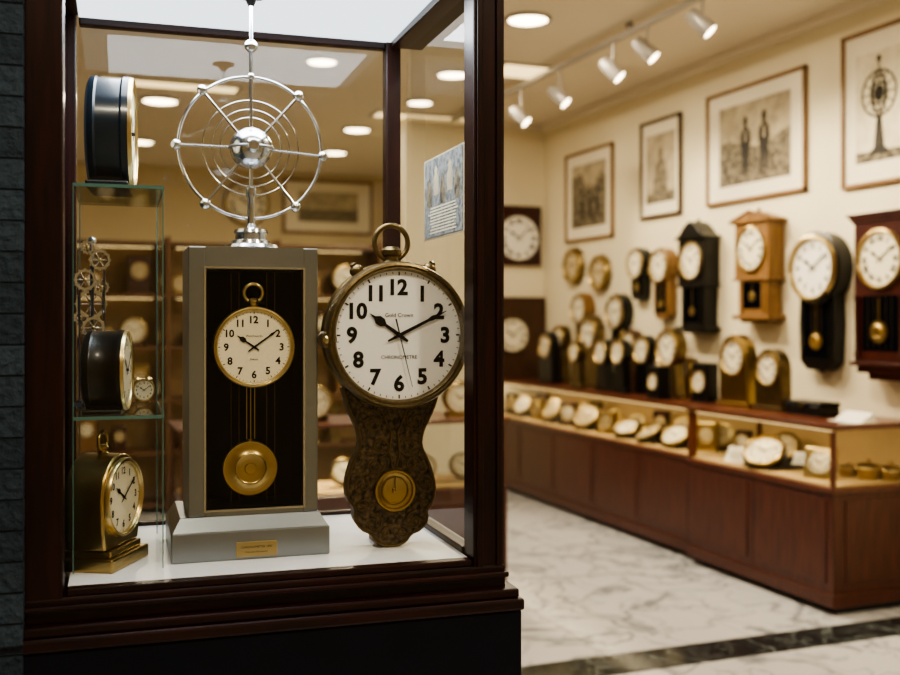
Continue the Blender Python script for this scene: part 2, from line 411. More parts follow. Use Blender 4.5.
box(dc,'plinth','base',LX-.12,.088,-.064,.55,0.0,1.008,.004)
box(dc,'rail_side_bottom','mah',0,.03,.03,.48,FZ-.012,FZ+.012,.002)
box(dc,'rail_rear_bottom','mah_h',LX,-.036,.49,.515,FZ-.012,FZ+.008,.002)
box(dc,'rail_side_top','mah',-.025,.05,.03,.48,2.185,2.42,.003)
box(dc,'rail_side_top_left','mah',LX-.05,LX,.03,.48,2.20,2.42,.003)
box(dc,'rail_rear_top','mah_h',LX,-.036,.49,.515,2.184,2.42,.003)
box(dc,'rail_front_top','mah_h',LX,0,-.03,.02,2.21,2.42,.003)
box(dc,'case_roof','mah_h',LX-.1,.09,-.06,.54,2.42,2.46,.004)
box(dc,'light_diffuser','diff',LX,-.025,.02,.49,TOPZ+.01,TOPZ+.02)
box(dc,'case_floor','floorc',LX,0,-.005,.49,FZ-.012,FZ)
def pane(parent,name,mat,pts):
    return add(parent,name,(pts,[(0,1,2,3)]),mat,smooth=False)
pane(dc,'glass_front','glass',[(LX,0,FZ),(0,0,FZ),(0,0,2.2),(LX,0,2.2)])
pane(dc,'glass_side','glass',[(.012,.03,FZ),(.012,.48,FZ),(.012,.48,2.18),(.012,.03,2.18)])
pane(dc,'glass_rear','glass',[(LX,.5,FZ),(-.036,.5,FZ),(-.036,.5,2.18),(LX,.5,2.18)])
larea(dc,(LX/2,.22,TOPZ+.004),11,.6,(.9,.95,1),sy=.38)

def side_hit(u,v,lx=.008):
    d=ray(u,v); t=(lx-(CAM-CO).dot(E1))/d.dot(E1); P=CAM+d*t; return (P-CO).dot(E2),P.z
y1_,z1_=side_hit(466,144); y2_,z2_=side_hit(425,160); _,z3_=side_hit(425,240); _,z4_=side_hit(466,233)
po=empty('printed_poster',CO,CA)
pb_=(z3_+z4_)/2; pt_=(z1_+z2_)/2; yc_=(y1_+y2_)/2; hz_=(pt_-pb_)/2; zc_=(pt_+pb_)/2
add(po,'paper',g_box(.002,abs(y2_-y1_),pt_-pb_,(.007,yc_,zc_)),'sky_p',smooth=False)
hy_=abs(y2_-y1_)*.46
add(po,'print',g_box(.001,hy_*2,hz_*1.9,(0,0,0)),'poster',(.0052,yc_,zc_),smooth=False)
for k in range(5):
    yk=yc_+hy_*(-.75+.37*k); zk=zc_+hz_*(.2+.25*(k%2))
    pts=[(-.13,-.4),(.13,-.4),(.15,.0),(.07,.12),(.09,.22),(0,.32),(-.09,.22),(-.07,.12),(-.15,0)]
    add(po,'print_figure',([(.0044,yk+hy_*a,zk+hz_*b) for a,b in pts],[tuple(range(9))]),'sky_p' if k%2 else 'gnd_p',smooth=False)
for k in range(9): add(po,'print_text_line',g_box(.0006,hy_*random.uniform(1.1,1.6),hz_*.035,(.0044,yc_,zc_+hz_*(-.25-.075*k))),'pale_p',smooth=False)

# ---------------- silver pedestal clock
ly=.10
xl,_=pxl(171,563,ly); xr,_=pxl(330,557,ly); bw=(xr-xl)/2; bcx=(xr+xl)/2
sc_=empty('pedestal_clock',cw(bcx,ly,FZ),CA)
_,zb1=pxl(250,530,ly); _,zb2=pxl(250,515,ly+.02)
hb1=zb1-FZ; hb2=zb2-FZ
BD=.24
box(sc_,'plinth_foot','silverd',-bw,bw,0,BD,0,hb1,.003)
def frustum(x0,x1,y0,y1,z0,X0,X1,Y0_,Y1_,z1):
    v=[(x0,y0,z0),(x1,y0,z0),(x1,y1,z0),(x0,y1,z0),(X0,Y0_,z1),(X1,Y0_,z1),(X1,Y1_,z1),(X0,Y1_,z1)]
    return v,[(0,1,2,3),(4,5,6,7),(0,1,5,4),(1,2,6,5),(2,3,7,6),(3,0,4,7)]
add(sc_,'plinth_cove',frustum(-bw+.003,bw-.003,.003,BD-.003,hb1,-bw*.88,bw*.88,.02,BD-.02,hb2),'silverd',smooth=False)
fy=.024
l2=ly+fy
bxl,_=pxl(188,400,l2); bxr,_=pxl(318,400,l2); _,ztop=pxl(253,247,l2)
cxl,_=pxl(206,400,l2); cxr,_=pxl(303,400,l2); _,cz1=pxl(250,269,l2); _,cz0=pxl(250,508,l2)
bxl-=bcx;bxr-=bcx;cxl-=bcx;cxr-=bcx; ztop-=FZ; cz1-=FZ; cz0-=FZ
by1=fy+.18
box(sc_,'body_left','silverd',bxl,cxl,fy,by1,hb2,ztop,.003)
box(sc_,'body_right','silverd',cxr,bxr,fy,by1,hb2,ztop,.003)
box(sc_,'body_top','silverd',cxl-.001,cxr+.001,fy+.0004,by1,cz1,ztop-.0004,0)
box(sc_,'body_bottom','silverd',cxl,cxr,fy,by1,hb2,cz0,0)
box(sc_,'body_back','cav',cxl,cxr,fy+.11,by1,cz0,cz1)
box(sc_,'liner_left','cav',cxl,cxl+.003,fy+.004,fy+.11,cz0,cz1); box(sc_,'liner_right','cav',cxr-.003,cxr,fy+.004,fy+.11,cz0,cz1)
box(sc_,'liner_bottom','cav',cxl,cxr,fy+.004,fy+.11,cz0,cz0+.003)
for (a,b,c,d,nm) in [(cxl-.004,cxl,cz0-.004,cz1+.004,'l'),(cxr,cxr+.004,cz0-.004,cz1+.004,'r'),(cxl,cxr,cz1,cz1+.004,'t'),(cxl,cxr,cz0-.004,cz0,'b')]:
    box(sc_,'aperture_trim_'+nm,'chrome',a,b,fy-.003,fy+.004,c,d)
wly=l2+.012
wx,wz=pxl(254,347,wly); wx2,_=pxl(296,347,wly); wr=(wx2-wx)*.95/1.08
wx-=bcx; wz-=FZ; wy=fy+.012
add(sc_,'watch_case',g_lathe([(0,.03),(wr*.9,.03),(wr*1.08,.018),(wr*1.08,0),(0,0)],'y',64),'gold',(wx,wy,wz))
dial(sc_,(wx,wy-.002,wz),wr,'gold','cream','arabic',(10,9),.1,.1,label=('Watchworks','Deluxe'))
bow(sc_,'gold',(wx,wy+.012,wz+wr*1.06),wr*.25,wr*.05,1.6)
_,gz0=pxl(250,440,wly)
for i,px in enumerate([232,240,268,276]):
    gx,_=pxl(px,400,wly+.03); gx-=bcx
    add(sc_,'gridiron_rod',g_lathe([(.0007,cz0+.002),(.0007,cz1-.001)],'z',6),'brassd',(gx,fy+.06,0))
for px in [247,251,255]:
    gx,_=pxl(px,400,wly+.01); gx-=bcx
    add(sc_,'suspension_rod',g_lathe([(.001,gz0-FZ),(.001,wz-wr)],'z',6),'gold',(gx,wy+.015,0))
bx,bz=pxl(251,469,wly); bx2,_=pxl(278,469,wly)
pend(sc_,'brass',bx-bcx,wy+.015,gz0-FZ,bz-FZ,(bx2-bx))
qx0,_=pxl(236,548,ly); qx1,_=pxl(277,548,ly); _,qz0=pxl(256,556,ly); _,qz1=pxl(256,541,ly)
box(sc_,'brass_plaque','plaque',qx0-bcx,qx1-bcx,-.003,0,qz0-FZ,qz1-FZ,.001)
add(sc_,'plaque_text',text_geo('CHRONOMETER 1892',.006),'ink',((qx0+qx1)/2-bcx,-.0034,(qz0+qz1)/2-FZ+.004),smooth=False)
add(sc_,'plaque_text_lower',text_geo('Precision Movement',.005),'ink',((qx0+qx1)/2-bcx,-.0034,(qz0+qz1)/2-FZ-.005),smooth=False)

# ---------------- armillary
aly=l2+.09
ax,az=pxl(251,148,aly); ax2,_=pxl(323,147,aly); AR=(ax2-ax)
TZ=FZ+ztop
ar=empty('armillary_sphere',cw(ax,aly,TZ),CA)
k=AR/72; cz=az-TZ
add(ar,'stand',g_lathe([(0,0),(26*k,0),(27*k,2*k),(25*k,5*k),(20*k,6*k),(19*k,9*k),(16*k,10*k),(15*k,16*k),(17*k,17*k),(16*k,20*k),(6*k,22*k),(4*k,26*k),(0,26*k)],'z',40),'chrome')
zt=TOPZ+.01-TZ
add(ar,'axis_rod',g_lathe([(1.8*k,20*k),(1.8*k,zt-.002)],'z',14),'chrome')
add(ar,'lower_column',g_lathe([(4*k,20*k),(3.5*k,cz-50*k),(5*k,cz-48*k),(5*k,cz-40*k),(2.4*k,cz-38*k)],'z',20),'chrome')
add(ar,'outer_ring',g_torus(70*k,1.5*k,96,10),'chrome',(0,0,cz))
for rr,th in [(47,.6),(38,.55),(30,.7)]:
    add(ar,'inner_ring',g_torus(rr*k,th*k,72,8),'chrome',(0,0,cz))
add(ar,'core_sphere',g_sphere(21*k,seg=40),'chrome',(0,0,cz))
add(ar,'core_boss',g_lathe([(0,-24*k),(5*k,-23*k),(7*k,-20*k),(7*k,-15*k),(0,-15*k)],'y',24),'chrome',(0,0,cz))
add(ar,'core_collar',g_torus(21.5*k,1.3*k,48,8,'z'),'silver',(0,0,cz))
for an in (-4,180,49,131,-52,232):
    a=R_(an); L=72; dx,dz=cos(a),sin(a)
    add(ar,'spoke',g_tube([(dx*17*k,0,dz*17*k),(dx*L*k,0,dz*L*k)],1.4*k,8),'chrome',(0,0,cz))
    add(ar,'spoke_ball',g_sphere(5.2*k),'chrome',(dx*L*k,0,cz+dz*L*k))
add(ar,'upper_ball',g_sphere(6.5*k),'chrome',(0,0,cz+101*k))
add(ar,'upper_collar',g_sphere(3.5*k),'chrome',(0,0,cz+71*k))
add(ar,'ceiling_cap',g_lathe([(0,0),(14*k,0),(13*k,-4*k),(6*k,-6*k),(3*k,-12*k),(0,-12*k)],'z',28),'dark',(0,0,zt-.001))

# ---------------- big pocket-watch clock on bronze bracket
bly=.10
fx,fz=pxl(398,335,bly); fx2,_=pxl(467,335,bly); FR=(fx2-fx); s=FR/69
bc=empty('ornate_desk_clock',cw(fx,bly,FZ),CA)
cz=fz-FZ
add(bc,'drum_case',g_lathe([(0,.075),(55*s,.075),(66*s,.065),(69.5*s,.05),(70*s,.045),(68*s,.042),(68*s,.012),(70*s,.008),(70*s,.0),(64*s,-.004),(0,-.004)],'y',80),'brassd',(0,0,cz))
dial(bc,(0,-.008,cz),63*s,'brassd','white','big',(10,10.6),.105,.13,sec=True,label=('Gold Crown','CHRONOMETRE'))
add(bc,'bezel_inner',g_torus(63*s,1.0*s,80,8),'gold',(0,-.013,cz))
bow(bc,'brassd',(-3*s,.03,cz+67*s),16.5*s,2.6*s,1.3)
def knob(ang,rr,nm):
    a=R_(ang); d=Vector((cos(a),0,sin(a)))
    g=g_lathe([(0,0),(4*s,0),(3.5*s,3*s),(6*s,5*s),(7*s,8*s),(6*s,11*s),(3*s,13*s),(3.5*s,15*s),(0,17*s)],'z',20)
    q=d.to_track_quat('Z','Y').to_euler()
    add(bc,nm,g,'brassd',(d.x*rr,.02,cz+d.z*rr),rot=q)
knob(122,64*s,'knob_a'); knob(62,64*s,'knob_b')
def lug(sx):
    add(bc,'side_lug',g_lathe([(0,-.012),(7*s,-.012),(8*s,-.006),(8*s,.03),(0,.03)],'y',24),'brassd',(sx*67*s,.0,cz-4*s))
    add(bc,'side_lug_stud',g_sphere(4*s),'gold',(sx*69*s,-.012,cz-4*s))
lug(-1);lug(1)
OUT=[(343,388),(346,398),(349,410),(355,422),(360,434),(361,446),(356,456),(351,468),(347,484),(348,500),(356,509),(354,519),(361,529),(371,533),(376,541),(385,545),(391,551),(397,545),(406,541),(411,533),(421,529),(428,519),(426,509),(434,500),(435,484),(431,468),(426,456),(421,446),(422,434),(427,422),(433,410),(437,398),(439,388)]
gly=bly+.02
O2=[]
for u,v in OUT:
    a,b=pxl(u,v,gly); O2.append((a-fx,max(0.0,b-FZ)))
minz=min(z for x,z in O2); O2=[(x,z-minz) for x,z in O2]
def smooth_out(p,n=2):
    for _ in range(n):
        q=[]
        for i in range(len(p)-1):
            a,b=p[i],p[i+1]; q.append((a[0]*.75+b[0]*.25,a[1]*.75+b[1]*.25)); q.append((a[0]*.25+b[0]*.75,a[1]*.25+b[1]*.75))
        p=[p[0]]+q+[p[-1]]
    return p
O3=smooth_out(O2,1); mn=min(z for x,z in O3); O3=[(x,z-mn if z<.05 else z) for x,z in O3]
add(bc,'bracket_body',g_prism(O3,.02,.062),'ornate',bevel=.003)
add(bc,'bracket_rim',g_tube([(x,.02,max(z,.003)) for x,z in O3],.0026,8),'bronze')
add(bc,'bracket_back_foot',g_box(.05,.07,.012,(0.0-.006,.085,.006)),'bronze',bevel=.002,smooth=False)
mx_,mz_=pxl(394,490,gly); mx_-=fx; mz_-=FZ; mr=19.5*s
add(bc,'medallion',g_lathe([(0,.0),(mr*.08,-.002),(mr*.12,.003),(mr*.6,.001),(mr*.64,-.002),(mr*.7,.001),(mr*.85,-.001),(mr*.9,-.006),(mr*1.0,-.006),(mr*1.05,0),(mr*1.05,.012)],'y',48),'brass',(mx_,.014,mz_))
add(bc,'medallion_pin',g_tube([(0,-.003,0),(0,-.003,mr*.7)],.0008,6),'ink',(mx_,.014,mz_))
def scroll(cx,cz_,r,dirn,turns,start,name='scroll'):
    pts=[]
    for i in range(28):
        t=i/27; a=start+dirn*turns*2*pi*t; rr=r*(1-.8*t)
        pts.append((cx+rr*cos(a),.0185,cz_+rr*sin(a)))
    add(bc,name,g_tube(pts,.0016,6),'bronze')
for sx in(-1,1):
    X=lambda p: mx_+sx*p*s
    scroll(X(22),mz_+66*s,11*s,sx,1.4,pi/2); scroll(X(14),mz_+42*s,10*s,-sx,1.3,-pi/2)
    scroll(X(30),mz_+6*s,9*s,sx,1.3,-pi/2+sx*.3); scroll(X(20),mz_-30*s,9*s,sx,1.3,pi/2); scroll(X(27),mz_+88*s,9*s,-sx,1.2,0)
    scroll(X(10),mz_+76*s,8*s,-sx,1.2,pi/2); scroll(X(18),mz_+24*s,8*s,sx,1.2,0); scroll(X(8),mz_-40*s,6*s,-sx,1.1,0)
    scroll(X(31),mz_-14*s,7*s,-sx,1.2,0); scroll(X(5),mz_+92*s,6*s,sx,1.2,0)
    add(bc,'acanthus_stem',g_tube([(X(2),.018,mz_+22*s),(X(5),.017,mz_+36*s),(X(3),.017,mz_+55*s),(X(8),.017,mz_+66*s),(X(16),.018,mz_+84*s)],.002,6),'bronze')

# ---------------- glass étagère on the left
gxr,gz=pxl(163,186,.08); gxl=LX+.004
_,g2=pxl(120,416,.08)
ge=empty('glass_display_shelf',CO,CA)
gy0,gy1=.08,.40
box(ge,'shelf_top_edge','gedge',gxl,gxr,gy0-.001,gy0+.001,gz-.006,gz)
def slab(nm,z,e=.006):
    add(ge,nm,g_box(gxr-gxl,gy1-gy0-.004,e,((gxl+gxr)/2,(gy0+gy1)/2+.001,z-e/2)),'glass2',smooth=False)
slab('shelf_top',gz); slab('shelf_middle',g2)
box(ge,'shelf_middle_edge','gedge',gxl,gxr,gy0-.001,gy0+.001,g2-.006,g2)
box(ge,'shelf_top_edge_side','gedge',gxr,gxr+.002,gy0,gy1,gz-.006,gz)
box(ge,'shelf_middle_edge_side','gedge',gxr,gxr+.002,gy0,gy1,g2-.006,g2)
pane(ge,'glass_panel_side','glass',[(gxr,gy0,FZ),(gxr,gy1,FZ),(gxr,gy1,gz-.006),(gxr,gy0,gz-.006)])
for yy in(gy0,gy1):
    box(ge,'glass_corner_edge','gedge',gxr-.001,gxr+.001,yy-.001,yy+.001,FZ,gz-.006)
    box(ge,'glass_corner_edge_left','gedge',gxl,gxl+.002,yy-.001,yy+.001,FZ,gz-.006)

def drum_clock(name,u,vbot,vtop,zfloor,ly,rotdeg,body,rim,face,depthf,num='arabic'):
    lx,_=pxl(u,vbot,ly); d=ray(u,vbot); t=(ly-(CAM-CO).dot(E2))/d.dot(E2)
    hh=(vbot-vtop)*t/FPX; r=hh/2/1.06
    e=empty(name,cw(lx,ly,zfloor),CA+R_(rotdeg)); zc=hh/2
    D=r*depthf
    add(e,'drum_body',g_lathe([(0,D),(r*.9,D),(r*1.0,D*.93),(r*1.02,D*.8),(r*.99,D*.75),(r*.99,D*.2),(r*1.02,D*.15),(r*1.02,0),(0,0)],'y',56),body,(0,-D/2,zc))
    dial(e,(0,-D/2-.002,zc),r*.95,rim,face,num,(10,9),.06,.06)
    box(e,'foot_block',body,-r*.75,r*.75,-D*.5,D*.5,0,r*.12,.003)
    box(e,'foot_saddle',body,-r*.5,r*.5,-D*.42,D*.42,r*.12,zc-r*.82,.0)
drum_clock('navy_drum_clock',110,183,66,gz,.20,86,'navy','gold','cream',.72)
drum_clock('black_drum_clock',106,412,328,g2,.17,82,'black','gold','cream',.95)

lx,_=pxl(103,556,.15)
e=empty('brass_table_clock',cw(lx,.15,FZ),CA+R_(64)); 
box(e,'base_step','brass',-.075,.075,-.056,.056,0,.024,.004)
box(e,'base_step_upper','brass',-.062,.062,-.046,.046,.024,.036,.003)
add(e,'case_body',g_prism([(-.066,.036),(.066,.036),(.074,.07),(.077,.12)]+[(.077*cos(R_(a)),.127+.077*sin(R_(a))) for a in range(0,181,12)]+[(-.077,.12),(-.074,.07)],-.038,.038),'brass',bevel=.004)
dial(e,(0,-.040,.124),.066,'gold','cream','arabic',(10,9),.1,.12)
bow(e,'brass',(0,0,.202),.017,.0032,1.45)

lx,_=pxl(92,320,.33); _,zt_=pxl(92,236,.33)
e=empty('silver_skeleton_clock',cw(lx,.33,g2),CA+R_(15)); h=zt_-g2
add(e,'base',g_lathe([(0,0),(.035,0),(.035,.008),(.02,.014),(0,.014)],'z',30),'chrome')
add(e,'column',g_tube([(0,0,.01),(0,0,h*.95)],.004,8),'chrome')
add(e,'side_post',g_tube([(-.024,0,.01),(-.024,0,h*.8)],.002,8),'chrome'); add(e,'side_post_2',g_tube([(.024,0,.01),(.024,0,h*.8)],.002,8),'chrome')
for (x,z,r) in [(0,.60,.030),(-.016,.74,.021),(.014,.86,.02),(0,.46,.022),(.02,.7,.014),(-.022,.52,.012),(-.012,.93,.012)]:
    yy=random.uniform(-.012,.012)
    add(e,'gear',g_ring([(r*.76,-.003),(r,-.003),(r,.003),(r*.76,.003)],28),'chrome',(x,yy,h*z),smooth=False)
    for a in range(0,360,30): add(e,'gear_tooth',g_box(.003,.005,.003,(r*1.03*cos(R_(a)),0,r*1.03*sin(R_(a)))),'chrome',(x,yy,h*z),smooth=False)
    for a in range(0,180,60): add(e,'gear_arm',g_tube([(-r*.8*cos(R_(a)),0,-r*.8*sin(R_(a))),(r*.8*cos(R_(a)),0,r*.8*sin(R_(a)))],.0014,6),'chrome',(x,yy,h*z))
    add(e,'gear_hub',g_sphere(.004,seg=12),'brass',(x,yy,h*z))
add(e,'finial',g_sphere(.009),'chrome',(0,0,h*.97))
def bell_clock(name,u,ly_,z,r,rz,mat):
    lx,_=pxl(u,400,ly_); e=empty(name,cw(lx,ly_,z),CA+R_(rz)); D=r*.8
    add(e,'drum_body',g_lathe([(0,D),(r*.9,D),(r*1.05,D*.8),(r*1.05,0),(0,0)],'y',40),mat,(0,-D/2,r*1.35))
    dial(e,(0,-D/2-.001,r*1.35),r*.92,'gold','cream','arabic',(10,9),.12,.12)
    for x in(-1,1):
        add(e,'foot',g_tube([(x*r*.45,0,r*.5),(x*r*.65,0,.003)],r*.07,8),mat)
        add(e,'bell',g_lathe([(0,r*.28),(r*.2,r*.22),(r*.36,0),(0,0)],'z',20),mat,(x*r*.5,0,r*2.32))
        add(e,'bell_post',g_tube([(x*r*.42,0,r*2.1),(x*r*.5,0,r*2.34)],r*.05,6),mat)
    add(e,'handle',g_tube([(-r*.5,0,r*2.6),(-r*.3,0,r*2.85),(.3*r,0,r*2.85),(r*.5,0,r*2.6)],r*.05,6),mat)
bell_clock('twin_bell_alarm_clock',143,.34,g2,.022,10,'brass')

# ================================================================ SHOP FURNITURE (right)
CX=3.82; CT=1.0
def counter(name,x0,y0,y1):
    e=empty(name,(0,0,0)); xb=XW-.004
    box(e,'toe_kick','black',x0+.05,xb,y0+.03,y1,0,.07)
    box(e,'cabinet','cwood',x0,xb,y0,y1-.002,.07,.64,.003)
    box(e,'plinth_moulding','cwood',x0-.012,xb,y0-.012,y1-.002,.04,.11,.004)
    box(e,'deck_moulding','ctop',x0-.012,xb,y0-.012,y1-.002,.64,.668,.003)
    n=max(1,round((y1-y0)/.66)); w=(y1-y0)/n
    for i in range(n):
        a=y0+i*w+.05; b=y0+(i+1)*w-.05
        box(e,'door_panel','cwood',x0-.006,x0,a,b,.16,.6,.004)
        box(e,'panel_stile','black',x0-.001,x0+.001,y0+(i+1)*w-.004,y0+(i+1)*w,.11,.64)
    box(e,'end_panel','cwood',x0+.08,xb-.08,y0-.006,y0,.16,.6,.004)
    box(e,'deck_cloth','velvet',x0+.02,xb-.02,y0+.02,y1-.02,.668,.674)
    box(e,'back_panel','velvet',xb-.02,xb,y0,y1-.002,.668,.965)
    for yy in (y0,y1-.027): box(e,'glass_post','ctop',x0,x0+.022,yy,yy+.025,.668,.965,.002)
    box(e,'end_post','ctop',xb-.04,xb-.02,y0,y0+.025,.668,.965)
    pane(e,'glass_front','glass',[(x0+.004,y0,.668),(x0+.004,y1,.668),(x0+.004,y1,.965),(x0+.004,y0,.965)])
    pane(e,'glass_end','glass',[(x0,y0+.004,.668),(xb,y0+.004,.668),(xb,y0+.004,.965),(x0,y0+.004,.965)])
    box(e,'counter_top','ctop',x0-.015,xb,y0-.015,y1-.002,.97,CT,.004)
    box(e,'top_edge_brass','brass',x0-.018,x0-.015,y0-.015,y1-.002,.972,.980)
    box(e,'led_strip','led',x0+.03,x0+.045,y0+.05,y1-.05,.96,.97)
    larea(e,(x0+.1,(y0+y1)/2,.955),2.9*(y1-y0),.06,(1,.82,.53),rot=(0,R_(-20),0),sy=(y1-y0)-.1)
    return e
counter('glass_display_counter',CX,4.36,5.69)
counter('glass_display_counter',CX+.05,5.692,8.98)

RZ=R_(-90)
def drum(parent,c,r,body,rim,face,D,tilt=0,num='arabic',rz=0,rw=.12):
    e=empty('clock_unit',c,rot=(tilt,0,rz),parent=parent)
    key=('db',body,round(D/r,2))
    me=cached(key,lambda:mkmesh('drum_body',g_lathe([(0,D/r),(.9,D/r),(1.06,D/r*.85),(1.06,0),(0,0)],'y',40),M[body]))
    add(e,'drum_body',me,None,scale=r)
    dial(e,(0,-.003,0),r*(1.04-rw),rim,face,num,rt(),rw,.16)
    return e
ms=empty('clocks_in_counter',(0,0,0))
def inside(P,r,body,rim,face,tilt=-40,D=.35,num='arabic',tray=True,turn=0,rw=.22):
    tl=R_(tilt); x,y=P
    drum(ms,(x,y,.69+r*1.06*cos(tl)+.006),r,body,rim,face,r*D,tl,num,RZ+R_(turn),rw)
    if tray: box(ms,'velvet_tray','tray',x-.02-r*.3,min(x+r*1.9,XW-.04),y-r*1.05,y+r*1.05,.6745,.692,.004)
def ux(u,dx,sec):
    x=(CX if sec=='near' else CX+.05)+dx; P,_=hx(u,440,x); return (x,P.y)
def small_box_clock(P,w,h,body,face,turn=30):
    e=empty('clock_unit',(P[0],P[1],.675),RZ+R_(turn),parent=ms)
    box(e,'case_body',body,-w,w,0,.06,.012,h,.008); box(e,'case_foot',body,-w*1.15,w*1.15,-.008,.068,0,.014,.003)
    dial(e,(0,-.003,h*.54),min(w*.8,h*.4),'brass',face,'roman',rt(),.14,.12)
inside(ux(764,.12,'near'),.12,'black','brass','cream',-52,.4,turn=35,rw=.16)
small_box_clock(ux(706,.28,'near'),.07,.19,'brass','aged'); inside(ux(722,.40,'near'),.075,'brass','gold','aged',-12,.3,turn=35)
small_box_clock(ux(742,.42,'near'),.05,.15,'walnut','cream')
inside(ux(785,.40,'near'),.085,'walnut','brass','aged',-25,.4,turn=35)
for (u,r,b,f,tl,tn) in [(675,.095,'black','cream',-50,28),(650,.105,'black','aged',-60,-10),(627,.1,'black','cream',-58,25),(586,.1,'brassd','aged',-36,32),(552,.1,'brassd','aged',-30,15),(522,.09,'brassd','cream',-30,32)]:
    inside(ux(u,.13,'far'),r,b,random.choice(['brass','gold']),f,tl,.4,turn=tn,rw=random.choice([.16,.26]))
for (u,w,h,b) in [(606,.08,.17,'brass'),(568,.075,.2,'walnut'),(536,.07,.18,'brass'),(510,.07,.19,'black')]:
    small_box_clock(ux(u,.12,'far'),w,h,b,random.choice(['cream','aged']),random.choice([10,25,35]))
for i,u in enumerate([683,660,637,614,594,575,558,542,528]):
    if i%3==1: small_box_clock(ux(u,.36,'far'),.06,.2,random.choice(['walnut','redw','brassd']),'aged')
    else: inside(ux(u,.36,'far'),random.uniform(.06,.085),random.choice(['brass','brassd','walnut','black']),'brass','aged',-12,.35,tray=False,turn=random.choice([10,30,40]))
P,_=hy(818,450,4.62)
e=empty('square_desk_clock',(P.x,P.y,.675),R_(-55))
g=empty('tilt',(0,0,.0),rot=(R_(-22),0,0),parent=e)
box(g,'case_body','gold',-.085,.085,0,.05,.0,.18,.008); dial(g,(0,-.003,.092),.066,'brass','cream','roman',(10,9),.1,.1)
box(e,'easel_foot','gold',-.04,.04,.03,.11,0,.012)
for u,yy,sc in [(868,4.54,1.1),(890,4.47,1.0),(848,4.66,.8)]:
    P,_=hy(u,460,yy)
    e=empty('brass_trinket_box',(P.x,P.y,.675),RZ); e.scale=(sc,)*3
    add(e,'bowl',g_lathe([(0,0),(.05,0),(.06,.02),(.066,.06),(.06,.066),(.03,.078),(0,.08)],'z',32),'brass')
    add(e,'lid_knob',g_sphere(.012),'brass',(0,0,.088)); add(e,'rim_band',g_torus(.065,.004,32,8,'z'),'gold',(0,0,.055))
for u,dx in [(733,.1),(800,.3)]:
    P,_=hx(u,450,CX+dx)
    e=empty('price_card',(CX+dx,P.y,.675),R_(-65))
    add(e,'card',g_prism([(-.06,0),(.06,0),(.06,.11),(-.06,.11)],0,.002),'paper',rot=(R_(-35),0,0),smooth=False)
    for q in range(4): add(e,'card_line',g_box(.07,.0006,.003,(0,-.001,.025+.02*q)),'ink',rot=(R_(-35),0,0),smooth=False)
    box(e,'card_foot','paper',-.06,.06,.0,.06,0,.002)

# ---- wall clocks
def wall_clock(name,u,v,depth):
    P,t=hx(u,v,XW-depth); e=empty(name,(XW-.002,P.y,P.z),RZ); return e,t/FPX
def plain_round(u,v,rpx,rim='brass'):
    e,s=wall_clock('round_wall_clock',u,v,.05); r=rpx*s*.9
    add(e,'case_ring',g_lathe([(0,0),(r*1.12,0),(r*1.15,-.02),(r*1.02,-.045),(0,-.045)],'y',48),'brassd')
    dial(e,(0,-.047,0),r*.9,rim,'aged','roman',rt(),.22,.16)
plain_round(572,266,18); plain_round(598,273,18)
def drop_clock(name,u,v,rpx,body,bot,rim='brass',face='cream',bw_=.75,d=.1):
    e,s=wall_clock(name,u,v,d); r=rpx*s; D=d-.01
    add(e,'round_case',g_lathe([(0,0),(r*1.06,0),(r*1.08,-D*.9),(r*.98,-D),(0,-D)],'y',64),body)
    dial(e,(0,-D-.003,0),r*.88,rim,face,'roman' if rim=='brass' else 'arabic',rt(),.12,.14)
    w=r*bw_; zb=-bot*r
    add(e,'trunk_back',g_prism([(-w,-r*.7),(-w*1.08,zb*.55),(-w,zb+r*.25),(-w*.6,zb),(w*.6,zb),(w,zb+r*.25),(w*1.08,zb*.55),(w,-r*.7)],-D*.75,0),body,bevel=.004)
    add(e,'trunk_window',g_prism([(-w*.72,-r*1.02),(-w*.72,zb+r*.35),(w*.72,zb+r*.35),(w*.72,-r*1.02)],-D*.76,-D*.74),'cav',smooth=False)
    for a,b,c_,d_ in [(-w*.8,-w*.72,zb+r*.3,-r*1.0),(w*.72,w*.8,zb+r*.3,-r*1.0),(-w*.8,w*.8,zb+r*.28,zb+r*.35)]:
        box(e,'window_trim',body,a,b,-D*.82,-D*.75,c_,d_)
    for q in(-1,1): add(e,'lyre_wire',g_lathe([(.0025,-r*2.1),(.0025,-r*1.05)],'z',6),'brassd',(q*w*.25,-D*.78,0))
    pend(e,'brass',0,-D*.8,-r*1.05,zb+r*.85,r*.26)
    add(e,'finial_bottom',g_sphere(r*.1),body,(0,-D*.4,zb))
drop_clock('black_wall_clock',812,268,34,'black',3.0,'gold','paper',.72,.12)
drop_clock('black_drop_wall_clock',634,264,15,'black',2.4)
drop_clock('oak_drop_wall_clock',658,266,17,'oak',3.1,bw_=.8)
drop_clock('brass_drop_wall_clock',578,309,15,'oak',3.0,bw_=.7)
drop_clock('black_drop_wall_clock',614,312,17,'black',2.6,bw_=.6)
